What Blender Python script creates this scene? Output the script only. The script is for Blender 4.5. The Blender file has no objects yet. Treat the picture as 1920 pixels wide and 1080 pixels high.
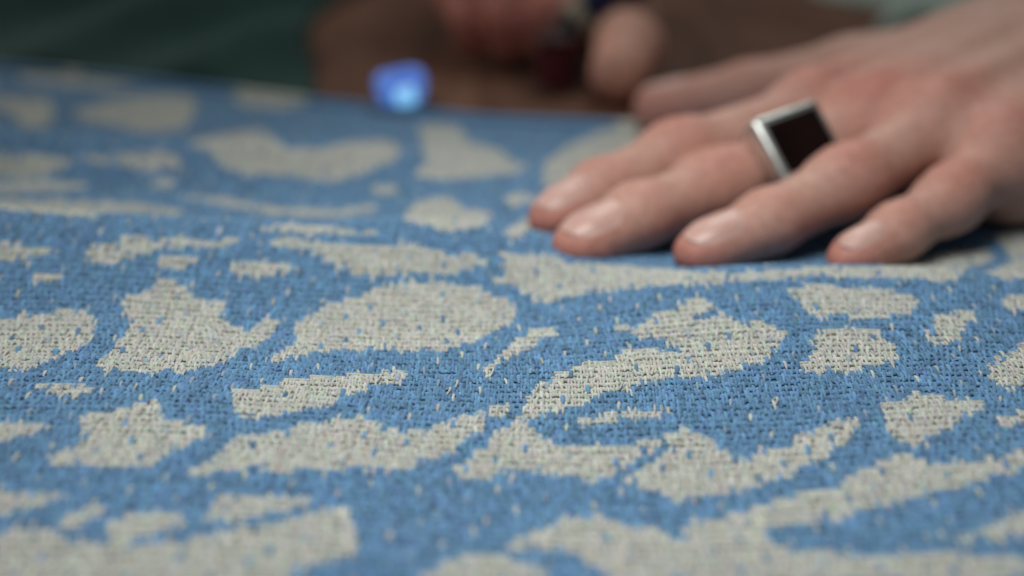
import bpy, math, random
import numpy as np
from mathutils import Vector, Matrix

random.seed(7); rng = np.random.default_rng(7)
S = bpy.context.scene
COL = S.collection

# ------------------------------------------------------------------ camera, world, lights
FPX = 2600.0                       # focal length in pixels of a 1920 px wide frame
PITCH = math.radians(20.5); CAMH = 0.106
cam = bpy.data.cameras.new('camera'); camo = bpy.data.objects.new('camera', cam); COL.objects.link(camo)
camo.location = (0, 0, CAMH); camo.rotation_euler = (math.pi/2 - PITCH, 0, 0)
cam.sensor_width = 36.0; cam.lens = 36.0*FPX/1920.0
cam.clip_start = 0.005; cam.clip_end = 20
cam.dof.use_dof = True; cam.dof.focus_distance = 0.250; cam.dof.aperture_fstop = 5.6
cam.dof.aperture_blades = 0
S.camera = camo

W = bpy.data.worlds.new('World'); S.world = W; W.use_nodes = True
bg = W.node_tree.nodes['Background']
bg.inputs[0].default_value = (0.92, 0.97, 1.0, 1); bg.inputs[1].default_value = 0.072

def area(name, loc, target, size, energy, color):
    l = bpy.data.lights.new(name, 'AREA'); l.shape = 'DISK'; l.size = size; l.energy = energy; l.color = color
    o = bpy.data.objects.new(name, l); COL.objects.link(o); o.location = loc
    o.rotation_euler = (Vector(target)-Vector(loc)).to_track_quat('-Z', 'Y').to_euler(); return o
spot_d = bpy.data.lights.new('key_spot', 'SPOT'); spot_d.energy = 3.65; spot_d.color = (1.0, 0.995, 0.955)  # added key spot, unseen; its soft cone lets the far cloth fall darker
spot_d.spot_size = math.radians(94); spot_d.spot_blend = 1.0; spot_d.shadow_soft_size = 0.095
spot_o = bpy.data.objects.new('key_spot', spot_d); COL.objects.link(spot_o); spot_o.location = (-0.03, 0.19, 0.285)
spot_o.rotation_euler = (Vector((0.012, 0.228, 0))-spot_o.location).to_track_quat('-Z', 'Y').to_euler()
area('back_fill', (-0.46, 0.80, 0.38), (-0.06, 0.60, 0.02), 0.16, 0.85, (1.0, 0.90, 0.80))  # added unseen fill, rakes the garment folds and brightens the far hand
area('ring_glint_light', (0.11, 0.66, 0.43), (0.04, 0.52, 0), 0.20, 0.50, (0.95, 1.0, 0.95))  # added unseen light, placed to glint on the ring's upper rim

vs = S.view_settings
vs.view_transform = 'Standard'; vs.look = 'None'; vs.exposure = 0.0; vs.gamma = 1.0

# ------------------------------------------------------------------ pixel <-> place helpers
CF = np.array([0, math.cos(PITCH), -math.sin(PITCH)]); CU = np.array([0, math.sin(PITCH), math.cos(PITCH)])
CC = np.array([0, 0, CAMH])
def proj(P):
    d = np.asarray(P, float) - CC; z = d @ CF
    return 960 + FPX*d[..., 0]/z, 540 - FPX*(d @ CU)/z
def atz(px, py, z):
    d = CF + np.array([1., 0, 0])*(px-960)/FPX - CU*(py-540)/FPX
    return CC + d*((z-CAMH)/d[2])
def sstep(a, b, x):
    t = np.clip((x-a)/(b-a), 0, 1); return t*t*(3-2*t)

# ------------------------------------------------------------------ materials
def mat(name):
    m = bpy.data.materials.new(name); m.use_nodes = True
    nt = m.node_tree; return m, nt, nt.nodes['Principled BSDF']
def N(nt, t, **kw):
    n = nt.nodes.new(t)
    for k, v in kw.items():
        if k.startswith('i_'): n.inputs[k[2:].replace('_', ' ')].default_value = v
        else: setattr(n, k, v)
    return n
def ramp(nt, src, stops):
    r = N(nt, 'ShaderNodeValToRGB'); nt.links.new(src, r.inputs[0])
    e = r.color_ramp.elements
    while len(e) < len(stops): e.new(0.5)
    for q, (p, c) in zip(e, stops): q.position = p; q.color = (*c, 1)
    return r
def mult(nt, a, b, fac=1.0):
    m = N(nt, 'ShaderNodeMix', data_type='RGBA', blend_type='MULTIPLY'); m.inputs[0].default_value = fac
    nt.links.new(a, m.inputs[6]); nt.links.new(b, m.inputs[7]); return m.outputs[2]
def bump(nt, b, h, strength, dist):
    n = N(nt, 'ShaderNodeBump'); n.inputs['Strength'].default_value = strength; n.inputs['Distance'].default_value = dist
    nt.links.new(h, n.inputs['Height']); nt.links.new(n.outputs[0], b.inputs['Normal']); return n

def yarn_material(name):
    m, nt, b = mat(name)
    at = N(nt, 'ShaderNodeAttribute', attribute_name='Col')
    uv = N(nt, 'ShaderNodeUVMap')
    mp = N(nt, 'ShaderNodeMapping'); mp.inputs['Rotation'].default_value = (0, 0, 0.6)
    nt.links.new(uv.outputs[0], mp.inputs[0])
    wv = N(nt, 'ShaderNodeTexWave', wave_type='BANDS', bands_direction='X'); wv.inputs['Scale'].default_value = 1.1
    wv.inputs['Distortion'].default_value = 3.0; wv.inputs['Detail'].default_value = 2
    nt.links.new(mp.outputs[0], wv.inputs[0])
    tc = N(nt, 'ShaderNodeTexCoord')
    no = N(nt, 'ShaderNodeTexNoise'); no.inputs['Scale'].default_value = 2600; no.inputs['Detail'].default_value = 3
    nt.links.new(tc.outputs['Object'], no.inputs[0])
    r1 = ramp(nt, wv.outputs[0], [(0, (.80, .80, .80)), (1, (1.06, 1.06, 1.06))])
    r2 = ramp(nt, no.outputs[0], [(.3, (.82, .82, .82)), (.72, (1.12, 1.12, 1.12))])
    c = mult(nt, mult(nt, at.outputs[0], r1.outputs[0]), r2.outputs[0])
    nt.links.new(c, b.inputs['Base Color'])
    b.inputs['Roughness'].default_value = .78; b.inputs['Specular IOR Level'].default_value = .25
    b.inputs['Sheen Weight'].default_value = .18; b.inputs['Sheen Roughness'].default_value = .5
    bump(nt, b, wv.outputs[0], .45, .00012)
    return m

def plain(name, col, rough=.6, metal=0., nscale=60, namt=.25, bumpd=0., spec=.4):
    m, nt, b = mat(name)
    tc = N(nt, 'ShaderNodeTexCoord')
    no = N(nt, 'ShaderNodeTexNoise'); no.inputs['Scale'].default_value = nscale; no.inputs['Detail'].default_value = 5
    nt.links.new(tc.outputs['Object'], no.inputs[0])
    lo = tuple(c*(1-namt) for c in col); hi = tuple(min(1, c*(1+namt)) for c in col)
    r = ramp(nt, no.outputs[0], [(.3, lo), (.7, hi)])
    nt.links.new(r.outputs[0], b.inputs['Base Color'])
    b.inputs['Roughness'].default_value = rough; b.inputs['Metallic'].default_value = metal
    b.inputs['Specular IOR Level'].default_value = spec
    if bumpd: bump(nt, b, no.outputs[0], .5, bumpd)
    return m

def wood_material():
    m, nt, b = mat('dark_wood')
    tc = N(nt, 'ShaderNodeTexCoord'); mp = N(nt, 'ShaderNodeMapping'); mp.inputs['Scale'].default_value = (14, 2.2, 14)
    nt.links.new(tc.outputs['Object'], mp.inputs[0])
    no = N(nt, 'ShaderNodeTexNoise'); no.inputs['Scale'].default_value = 3; no.inputs['Detail'].default_value = 8
    no.inputs['Distortion'].default_value = 1.2
    nt.links.new(mp.outputs[0], no.inputs[0])
    r = ramp(nt, no.outputs[0], [(.25, (.085, .039, .025)), (.55, (.158, .076, .048)), (.8, (.220, .108, .068))])
    nt.links.new(r.outputs[0], b.inputs['Base Color']); b.inputs['Roughness'].default_value = .55
    b.inputs['Specular IOR Level'].default_value = .25
    bump(nt, b, no.outputs[0], .3, .0004); return m

def skin_material(name, base, red, rough=.54):
    m, nt, b = mat(name)
    at = N(nt, 'ShaderNodeAttribute', attribute_name='Red')
    tc = N(nt, 'ShaderNodeTexCoord')
    n1 = N(nt, 'ShaderNodeTexNoise'); n1.inputs['Scale'].default_value = 75; n1.inputs['Detail'].default_value = 4
    n2 = N(nt, 'ShaderNodeTexVoronoi', feature='DISTANCE_TO_EDGE'); n2.inputs['Scale'].default_value = 900
    n3 = N(nt, 'ShaderNodeTexNoise'); n3.inputs['Scale'].default_value = 420; n3.inputs['Detail'].default_value = 4
    for n in (n1, n2, n3): nt.links.new(tc.outputs['Object'], n.inputs[0])
    mx = N(nt, 'ShaderNodeMix', data_type='RGBA')
    mx.inputs[6].default_value = (*base, 1); mx.inputs[7].default_value = (*red, 1)
    ad = N(nt, 'ShaderNodeMath', operation='MULTIPLY_ADD'); nt.links.new(n1.outputs[0], ad.inputs[0])
    ad.inputs[1].default_value = .55; ad.inputs[2].default_value = -.22
    ad2 = N(nt, 'ShaderNodeMath', operation='ADD', use_clamp=True); nt.links.new(ad.outputs[0], ad2.inputs[0]); nt.links.new(at.outputs['Fac'], ad2.inputs[1])
    nt.links.new(ad2.outputs[0], mx.inputs[0])
    r3 = ramp(nt, n3.outputs[0], [(.3, (.88, .86, .84)), (.7, (1.08, 1.08, 1.08))])
    nt.links.new(mult(nt, mx.outputs[2], r3.outputs[0]), b.inputs['Base Color'])
    b.inputs['Roughness'].default_value = rough
    b.inputs['Subsurface Weight'].default_value = .35; b.inputs['Subsurface Radius'].default_value = (1, .32, .18)
    b.inputs['Subsurface Scale'].default_value = .0022
    b.inputs['Specular IOR Level'].default_value = .42
    hs = N(nt, 'ShaderNodeMath', operation='ADD'); nt.links.new(n3.outputs[0], hs.inputs[0]); nt.links.new(n2.outputs[0], hs.inputs[1])
    bump(nt, b, hs.outputs[0], .35, .00025)
    return m

# ------------------------------------------------------------------ mesh helpers
def np_mesh(name, V, Q, material, parent=None, smooth=True):
    me = bpy.data.meshes.new(name)
    V = np.asarray(V, np.float32); Q = np.asarray(Q, np.int32); k = Q.shape[1]
    me.vertices.add(len(V)); me.vertices.foreach_set('co', V.ravel())
    me.loops.add(Q.size); me.loops.foreach_set('vertex_index', Q.ravel())
    me.polygons.add(len(Q)); me.polygons.foreach_set('loop_start', np.arange(0, Q.size, k, dtype=np.int32))
    me.update(calc_edges=True); me.validate()
    if smooth: me.polygons.foreach_set('use_smooth', np.ones(len(me.polygons), bool))
    me.materials.append(material)
    o = bpy.data.objects.new(name, me); COL.objects.link(o)
    if parent: o.parent = parent
    return o
def py_mesh(name, V, Fc, material, parent=None, smooth=True):
    me = bpy.data.meshes.new(name); me.from_pydata([tuple(v) for v in V], [], Fc); me.update()
    if smooth:
        for p in me.polygons: p.use_smooth = True
    me.materials.append(material); o = bpy.data.objects.new(name, me); COL.objects.link(o)
    if parent: o.parent = parent
    return o
def set_col(o, rgb, name='Col'):
    a = o.data.color_attributes.new(name, 'FLOAT_COLOR', 'POINT')
    c = np.ones((len(rgb), 4), np.float32); c[:, :3] = rgb; a.data.foreach_set('color', c.ravel())
def set_float(o, v, name):
    a = o.data.attributes.new(name, 'FLOAT', 'POINT'); a.data.foreach_set('value', np.asarray(v, np.float32))
def tag(o, label=None, cat=None, group=None, kind=None):
    if label: o['label'] = label
    if cat: o['category'] = cat
    if group: o['group'] = group
    if kind: o['kind'] = kind
    return o
def empty(name, loc=(0, 0, 0)):
    o = bpy.data.objects.new(name, None); COL.objects.link(o); o.location = loc; o.empty_display_size = .01; return o
def grid_quads(nu, nv, off=0):
    i, j = np.meshgrid(np.arange(nu-1), np.arange(nv-1), indexing='ij')
    a = (i*nv+j).ravel()+off
    return np.stack([a, a+nv, a+nv+1, a+1], 1)
def lathe(name, prof, material, parent=None, loc=(0, 0, 0), seg=32, R=None):
    V = []; Fc = []
    for r, z in prof:
        for k in range(seg):
            a = 2*math.pi*k/seg; V.append(Vector((r*math.cos(a), r*math.sin(a), z)))
    for i in range(len(prof)-1):
        for k in range(seg):
            a = i*seg+k; b = i*seg+(k+1) % seg; Fc.append((a, b, b+seg, a+seg))
    Fc.append(tuple(range(seg-1, -1, -1))); Fc.append(tuple((len(prof)-1)*seg+k for k in range(seg)))
    if R is not None: V = [R @ v for v in V]
    V = [v+Vector(loc) for v in V]
    return py_mesh(name, V, Fc, material, parent)

# ------------------------------------------------------------------ the table
def box_mesh(name, x0, x1, y0, y1, z0, z1, material, bev=.004):
    V = [(x, y, z) for x in (x0, x1) for y in (y0, y1) for z in (z0, z1)]
    Fc = [(0, 1, 3, 2), (4, 6, 7, 5), (0, 4, 5, 1), (2, 3, 7, 6), (0, 2, 6, 4), (1, 5, 7, 3)]
    o = py_mesh(name, V, Fc, material, smooth=False)
    md = o.modifiers.new('bevel', 'BEVEL'); md.width = bev; md.segments = 3
    return o
M_wood = wood_material()
table = tag(box_mesh('table_top', -0.75, 0.75, -0.10, 1.25, -0.0365, -0.0015, M_wood), 'dark brown wooden table top under the woven cloth', 'table', kind='structure')

# ------------------------------------------------------------------ the woven cloth
# pattern patches traced from the photograph (pixels), turned into places on the cloth through the camera
def T(s, ox, oy, pts): return np.array([(x/s+ox, y/s+oy) for x, y in pts], float)
z3 = lambda p: T(2, 0, 540, p)
z4 = lambda p: T(2, 960, 540, p)
z2 = lambda p: T(2, 0, 0, p)
z1 = lambda p: T(2, 960, 0, p)
c4 = lambda p: T(2.742, 600, 400, p)
c6 = lambda p: T(3.095, 1300, 480, p)
fu = lambda p: T(1, 0, 0, p)
PAT = [
 (1, z3([(-60,140),(0,130),(100,110),(190,95),(270,85),(325,85),(345,130),(355,175),(335,215),(290,235),(220,265),(150,290),(100,318),(40,312),(-60,300)])),
 (1, fu([(225,570),(240,590),(247,615),(225,640),(200,670),(180,690),(195,710),(215,695),(240,700),(275,702),(320,695),(340,705),(360,695),(405,685),(440,672),(450,657),(480,652),(500,635),(515,622),(525,600),(500,597),(490,610),(470,620),(440,620),(420,605),(410,587),(430,570),(400,570),(360,562),(345,545),(330,530),(300,530),(290,540),(270,555),(240,555)])),
 (1, fu([(640,565),(700,545),(760,533),(830,532),(900,545),(950,565),(968,585),(962,608),(925,622),(900,640),(870,650),(830,662),(780,660),(750,665),(720,655),(650,657),(590,662),(550,672),(505,685),(515,670),(545,650),(560,640),(550,615),(575,595),(600,585)])),
 (1, fu([(65,725),(100,727),(145,727),(172,732),(165,745),(125,745),(95,740)])),
 (1, z3([(300,485),(400,475),(450,460),(520,445),(580,420),(600,460),(610,500),(680,510),(770,530),(765,560),(720,590),(660,610),(620,635),(560,665),(520,695),(480,690),(430,670),(350,670),(280,660),(220,680),(160,650),(250,620),(300,590),(330,560),(310,520)])),
 (1, z3([(-60,515),(80,512),(160,520),(150,540),(90,560),(40,570),(-60,585)])),
 (1, z3([(850,395),(960,385),(1040,375),(1050,350),(1200,340),(1400,325),(1530,315),(1520,345),(1480,370),(1420,365),(1340,395),(1260,430),(1200,450),(1100,465),(1000,490),(900,500),(880,450)])),
 (1, z3([(700,690),(760,680),(800,640),(860,610),(880,565),(950,550),(1060,545),(1120,520),(1240,515),(1330,490),(1380,500),(1440,540),(1520,545),(1620,535),(1650,510),(1760,490),(1860,455),(1895,455),(1880,480),(1830,500),(1800,540),(1740,580),(1690,620),(1640,640),(1590,660),(1540,700),(1480,670),(1400,690),(1330,675),(1260,690),(1180,680),(1100,690),(1000,690),(940,680),(860,690),(780,695),(720,710)])),
 (1, z4([(-240,700),(-160,650),(-90,590),(-20,530),(20,490),(55,490),(70,540),(110,570),(200,600),(330,605),(450,600),(520,580),(580,590),(530,630),(440,670),(380,710),(300,735),(240,710),(180,705),(60,695),(-60,700),(-140,720),(-220,705)])),
 (1, z4([(575,600),(570,570),(590,552),(680,540),(700,555),(740,570),(780,610),(830,640),(900,640),(960,620),(1050,600),(1070,560),(1150,540),(1220,495),(1290,490),(1300,520),(1260,570),(1200,620),(1150,660),(1080,680),(1060,720),(980,720),(900,750),(800,780),(700,790),(620,805),(540,770),(450,740),(400,722),(460,680)])),
 (0, z4([(365,724),(405,727),(470,692),(545,655),(605,612),(612,588),(585,588),(528,622),(440,666),(385,702)])),
 (1, z4([(370,155),(460,150),(500,130),(530,100),(600,90),(640,60),(700,45),(760,70),(740,95),(670,110),(680,130),(770,110),(810,110),(850,140),(960,140),(1000,170),(1040,160),(1020,200),(980,240),(940,280),(900,290),(860,310),(760,340),(720,345),(640,330),(560,350),(500,365),(440,370),(370,390),(300,420),(240,450),(150,470),(90,495),(40,495),(40,440),(90,390),(170,330),(270,290),(370,275),(430,235),(560,235),(640,255),(660,245),(590,215),(560,190),(480,190),(450,175),(390,170)])),
 (1, z4([(240,495),(360,485),(430,465),(560,460),(600,450),(590,480),(540,495),(420,495),(340,520),(260,525)])),
 (1, fu([(900,690),(925,680),(945,660),(975,640),(1000,622),(1050,620),(1045,630),(1015,640),(1000,655),(960,670),(935,685),(920,695),(918,715),(910,705)])),
 (1, fu([(1471,546),(1526,538),(1545,533),(1578,543),(1623,540),(1655,541),(1681,553),(1730,564),(1715,578),(1694,593),(1642,600),(1590,596),(1560,592),(1532,598),(1513,583),(1500,567)])),
 (1, c6([(730,450),(870,435),(930,420),(1080,440),(1110,480),(1140,520),(1220,580),(1190,605),(1110,625),(1010,640),(890,695),(780,680),(590,680),(640,630),(690,590),(700,540)])),
 (1, c6([(1390,365),(1450,345),(1530,340),(1580,320),(1660,360),(1580,395),(1580,440),(1520,490),(1450,520),(1380,510),(1350,470),(1410,440),(1400,395)])),
 (1, c6([(1770,280),(1810,245),(1960,240),(1960,335),(1870,320),(1820,300)])),
 (1, c6([(1960,480),(1880,540),(1870,580),(1750,605),(1700,660),(1720,700),(1760,770),(1840,775),(1960,740)])),
 (1, z4([(1380,450),(1460,430),(1500,405),(1600,405),(1640,425),(1700,420),(1770,430),(1770,465),(1700,490),(1640,530),(1560,570),(1520,605),(1460,590),(1420,560),(1410,500)])),
 (1, z4([(1790,510),(1850,490),(1960,465),(1960,500),(1850,520)])),
 # large cream ground at the lower right with the blue leaf in it
 (1, z4([(2000,590),(1860,640),(1720,660),(1640,670),(1540,660),(1480,640),(1380,645),(1330,690),(1250,720),(1200,760),(1100,780),(1000,810),(920,830),(860,860),(770,880),(665,885),(655,960),(600,955),(540,910),(500,900),(420,900),(340,870),(250,870),(170,890),(100,920),(0,950),(0,985),(100,985),(200,985),(260,1020),(330,1060),(380,1090),(420,1200),(2000,1200)])),
 (0, z4([(930,925),(1000,900),(1130,880),(1250,870),(1330,830),(1500,800),(1640,770),(1760,730),(1850,700),(2000,670),(2000,1030),(1800,1010),(1600,1000),(1450,1010),(1280,1010),(1150,990),(1050,1000),(980,960)])),
 (1, z4([(1580,935),(1680,935),(1780,920),(1830,880),(1919,850),(2000,830),(2000,925),(1800,950),(1680,960)])),
 (1, z4([(-40,1045),(60,1035),(110,1060),(120,1120),(-40,1120)])),
 (1, z3([(-60,960),(0,940),(80,900),(170,905),(215,935),(300,975),(480,975),(600,970),(720,945),(860,915),(960,900),(1080,880),(1200,840),(1310,830),(1320,900),(1330,980),(1310,1020),(1180,1040),(1100,1060),(1080,1090),(1060,1200),(-60,1200)])),
 (1, z3([(390,900),(480,870),(560,845),(640,855),(710,885),(620,920),(540,945),(440,955),(400,930)])),
 (1, z3([(215,880),(300,850),(360,830),(410,835),(330,870),(310,910),(240,915)])),
 (1, z3([(-60,785),(130,785),(270,785),(200,810),(150,830),(60,840),(-60,870)])),
 (1, z3([(780,800),(900,795),(1050,785),(1190,800),(1140,825),(1020,850),(880,880),(790,880)])),
 (1, fu([(790,1100),(800,1080),(830,1060),(880,1045),(940,1050),(1010,1065),(1030,1090),(1040,1130),(800,1130)])),
 # the ridge and the blurred far side
 (1, z2([(-40,925),(60,920),(100,935),(200,930),(190,955),(130,970),(60,980),(-40,985)])),
 (1, z2([(310,980),(350,930),(420,920),(480,895),(540,890),(570,915),(680,890),(760,910),(900,900),(890,920),(800,930),(700,930),(600,935),(540,960),(460,970),(420,995),(350,985)])),
 (1, z2([(580,970),(680,965),(750,975),(720,1000),(640,1015),(580,995)])),
 (1, z2([(110,1030),(200,1025),(250,1040),(200,1060),(130,1055)])),
 (1, z2([(860,1000),(930,980),(1040,990),(1140,1020),(1060,1035),(960,1040),(880,1030)])),
 (1, z2([(980,905),(1080,895),(1180,910),(1300,925),(1480,920),(1600,930),(1680,960),(1820,970),(1825,1000),(1740,1010),(1700,1040),(1560,1030),(1440,1035),(1330,1035),(1290,1000),(1220,975),(1150,945),(1060,935)])),
 (1, c4([(930,215),(1050,215),(1200,235),(1300,265),(1500,275),(1700,290),(1919,310),(2080,310),(2080,365),(1919,370),(1700,385),(1500,400),(1280,430),(1170,465),(1110,460),(1060,420),(960,370),(880,350),(950,330),(960,280)])),
 (1, fu([(1335,518),(1430,512),(1560,503),(1650,505),(1720,495),(1760,480),(1850,470),(1862,490),(1830,500),(1800,515),(1790,527),(1750,530),(1700,524),(1620,522),(1510,522),(1460,528),(1410,530),(1340,530)])),
 (1, z1([(1700,870),(1760,800),(1850,760),(1960,740),(1960,800),(1800,840)])),
 (1, z1([(1800,890),(1960,850),(1960,1040),(1850,1060),(1780,1030),(1880,990),(1850,940)])),
 (1, z2([(-40,370),(190,375),(200,430),(180,480),(90,480),(40,430),(-40,400)])),
 (1, z2([(60,285),(250,285),(430,305),(520,330),(380,335),(200,320),(80,310)])),
 (1, z2([(-40,690),(180,682),(340,700),(250,722),(-40,730)])),
 (1, z2([(270,420),(420,380),(560,360),(700,360),(740,390),(720,440),(690,490),(520,500),(430,470),(320,460)])),
 (1, z2([(850,355),(950,360),(1100,375),(1160,390),(1050,410),(920,400)])),
 (1, z2([(700,540),(850,505),(980,490),(1030,520),(1060,560),(1200,565),(1300,540),(1450,530),(1500,560),(1490,600),(1400,640),(1280,680),(1180,680),(1100,665),(940,660),(840,630),(800,580)])),
 (1, fu([(785,240),(820,235),(860,240),(880,270),(940,285),(965,310),(990,310),(970,325),(900,335),(820,338),(770,335),(800,310),(795,280)])),
 (1, z2([(-40,590),(150,590),(300,600),(480,580),(600,570),(690,610),(660,640),(540,640),(440,620),(300,610),(200,640),(150,670),(-40,670)])),
 (1, z2([(500,680),(650,675),(690,690),(600,705)])),
 (1, z2([(-40,755),(200,755),(400,765),(560,775),(700,800),(650,815),(520,805),(420,800),(330,820),(150,800),(-40,790)])),
 (1, z2([(660,745),(800,745),(950,770),(1100,790),(1250,795),(1400,775),(1410,795),(1300,815),(1180,820),(1040,810),(900,785),(760,760)])),
 (1, z2([(1390,700),(1490,705),(1480,735),(1420,730)])),
 (1, z2([(1500,830),(1540,790),(1570,760),(1680,745),(1740,790),(1830,800),(1850,830),(1780,860),(1680,870),(1600,850)])),
 (1, z2([(900,855),(1100,850),(1300,860),(1440,885),(1300,885),(1050,870)])),
 (1, fu([(1020,310),(1060,280),(1120,250),(1200,232),(1260,240),(1230,275),(1120,320),(1060,345),(1020,350)])),
 (1, fu([(945,370),(985,365),(1010,380),(960,392)])),
 (1, fu([(940,440),(985,412),(1000,430),(960,450)])),
]
def in_poly(px, py, P):
    x0, y0 = P.min(0); x1, y1 = P.max(0)
    res = np.zeros(px.shape, bool)
    idx = np.nonzero((px >= x0) & (px <= x1) & (py >= y0) & (py <= y1))[0]
    if len(idx) == 0: return res
    x = px[idx]; y = py[idx]; c = np.zeros(len(idx), bool)
    a = P; b = np.roll(P, -1, 0)
    for (ax, ay), (bx, by) in zip(a, b):
        if ay == by: continue
        k = ((ay > y) != (by > y)) & (x < (bx-ax)*(y-ay)/(by-ay)+ax); c ^= k
    res[idx] = c; return res
def wobble(u, v, seed):
    r = np.random.default_rng(seed); s = np.zeros_like(u)
    for k in range(14):
        fx, fy = r.normal(0, 1, 2)*r.choice([60, 110, 170]); s += np.sin(fx*u+fy*v+r.uniform(0, 6.28))
    return s
def pattern(P3, u, v):
    """1 = cream motif, 0 = blue ground"""
    px, py = proj(P3)
    m = np.zeros(len(px), bool)
    for c, P in PAT:
        k = in_poly(px, py, P); m[k] = bool(c)
    out = (px < -15) | (px > 1935) | (py > 1095)
    m[out] = (wobble(u, v, 3)[out] > 1.1)
    return m

V0, V1 = .125, .440
def surf(u, v):
    """cloth parameter -> place; the far part of the cloth is pulled askew, a soft fold runs across"""
    ye = np.interp(u, [-.30, -.263, -.191, -.147, -.104, -.064, -.010, .040, .088, .30], [.552, .5406, .5144, .4969, .477, .4561, .4332, .4239, .4156, .40])
    y = v + sstep(.30, V1, v)*(ye-V1)
    x = u + .0006*np.sin(v*90)
    # fold left of the hand
    cy = .2915+.004*np.sin(u*28+1.0)
    d = y-cy
    amp = .0115*(1-sstep(-.03, .045, u))
    z = amp*np.exp(-np.where(d < 0, (d/.027)**2, (d/.0145)**2))
    # low swell in front of the pressing hand
    d2 = y-(.266+.004*np.sin(u*20)); amp2 = .0038*sstep(.0, .05, u)
    z = z+amp2*np.exp(-np.where(d2 < 0, (d2/.022)**2, (d2/.012)**2))
    # second, softer fold further back on the left
    d3 = y-(.362-.10*u-.004*np.sin(u*33)); z = z+.0085*(1-sstep(-.075, .0, u))*np.exp(-(d3/.0165)**2)
    # shallow undulation
    z = z+.0016*(1+np.sin(u*38+v*21))*(1-sstep(.27, .31, v)*sstep(-.02, .02, u))
    z = z+.0008*(1+np.sin(u*17-v*55+2))
    z = z*(1-sstep(.37, V1, v))+.0006
    return np.stack([x, y, z], -1)
def normal(u, v, e=.0006):
    a = surf(u+e, v)-surf(u-e, v); b = surf(u, v+e)-surf(u, v-e)
    n = np.cross(a, b); return n/np.linalg.norm(n, axis=-1, keepdims=True)

BLUE = np.array([.142, .315, .535]); CREAM = np.array([.625, .645, .595])
M_yarn = yarn_material('yarn')
cloth = tag(empty('patterned_cloth', (0, .28, 0)), 'blue and cream woven cloth with star and leaf motifs spread over the table', 'cloth')
def clothpart(o):
    o.parent = cloth; o.matrix_parent_inverse = Matrix.Translation((0, -.28, 0)); return o

def sheet():
    us = np.arange(-.300, .3001, .0015); vv = np.linspace(V0, V1, 211)
    U, Vv = np.meshgrid(us, vv, indexing='ij'); U = U.ravel(); Vv = Vv.ravel()
    P = surf(U, Vv); P[:, 2] -= .00025
    m = pattern(P, U, Vv)
    nu, nv = len(us), len(vv)
    Q = grid_quads(nu, nv)
    lo = P.copy(); lo[:, 2] -= .0004
    n = len(P); Qb = (Q+n)[:, ::-1]
    edge = []
    for j in range(nv-1):
        edge += [(j, j+1, n+j+1, n+j), ((nu-1)*nv+j+1, (nu-1)*nv+j, n+(nu-1)*nv+j, n+(nu-1)*nv+j+1)]
    for i in range(nu-1):
        a, b = i*nv, (i+1)*nv; edge += [(b, a, n+a, n+b)]
        a, b = i*nv+nv-1, (i+1)*nv+nv-1; edge += [(a, b, n+b, n+a)]
    o = np_mesh('backing_weave', np.vstack([P, lo]), np.vstack([Q, Qb, np.array(edge)]), M_yarn)
    c = np.where(m[:, None], CREAM*.80, BLUE*.85); set_col(o, np.vstack([c, c]))
    o.data.uv_layers.new(name='UVMap')
    return clothpart(o)
sheet()
def hem():
    us = np.linspace(-.300, .300, 260); V = []; ns = 8
    P = surf(us, np.full_like(us, V1)); 
    for p in P:
        for k in range(ns):
            a = 2*math.pi*k/ns; V.append((p[0], p[1]+.0022*math.cos(a), max(p[2]+.0010, .0006)+.0016*math.sin(a)))
    Q = []
    for i in range(len(us)-1):
        for k in range(ns): Q.append((i*ns+k, i*ns+(k+1) % ns, (i+1)*ns+(k+1) % ns, (i+1)*ns+k))
    o = np_mesh('hem', V, Q, M_yarn); m = pattern(np.repeat(P, ns, 0), np.repeat(us, ns), np.full(len(V), V1))
    set_col(o, np.where(m[:, None], CREAM, BLUE)); o.data.uv_layers.new(name='UVMap'); clothpart(o)
hem()

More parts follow.
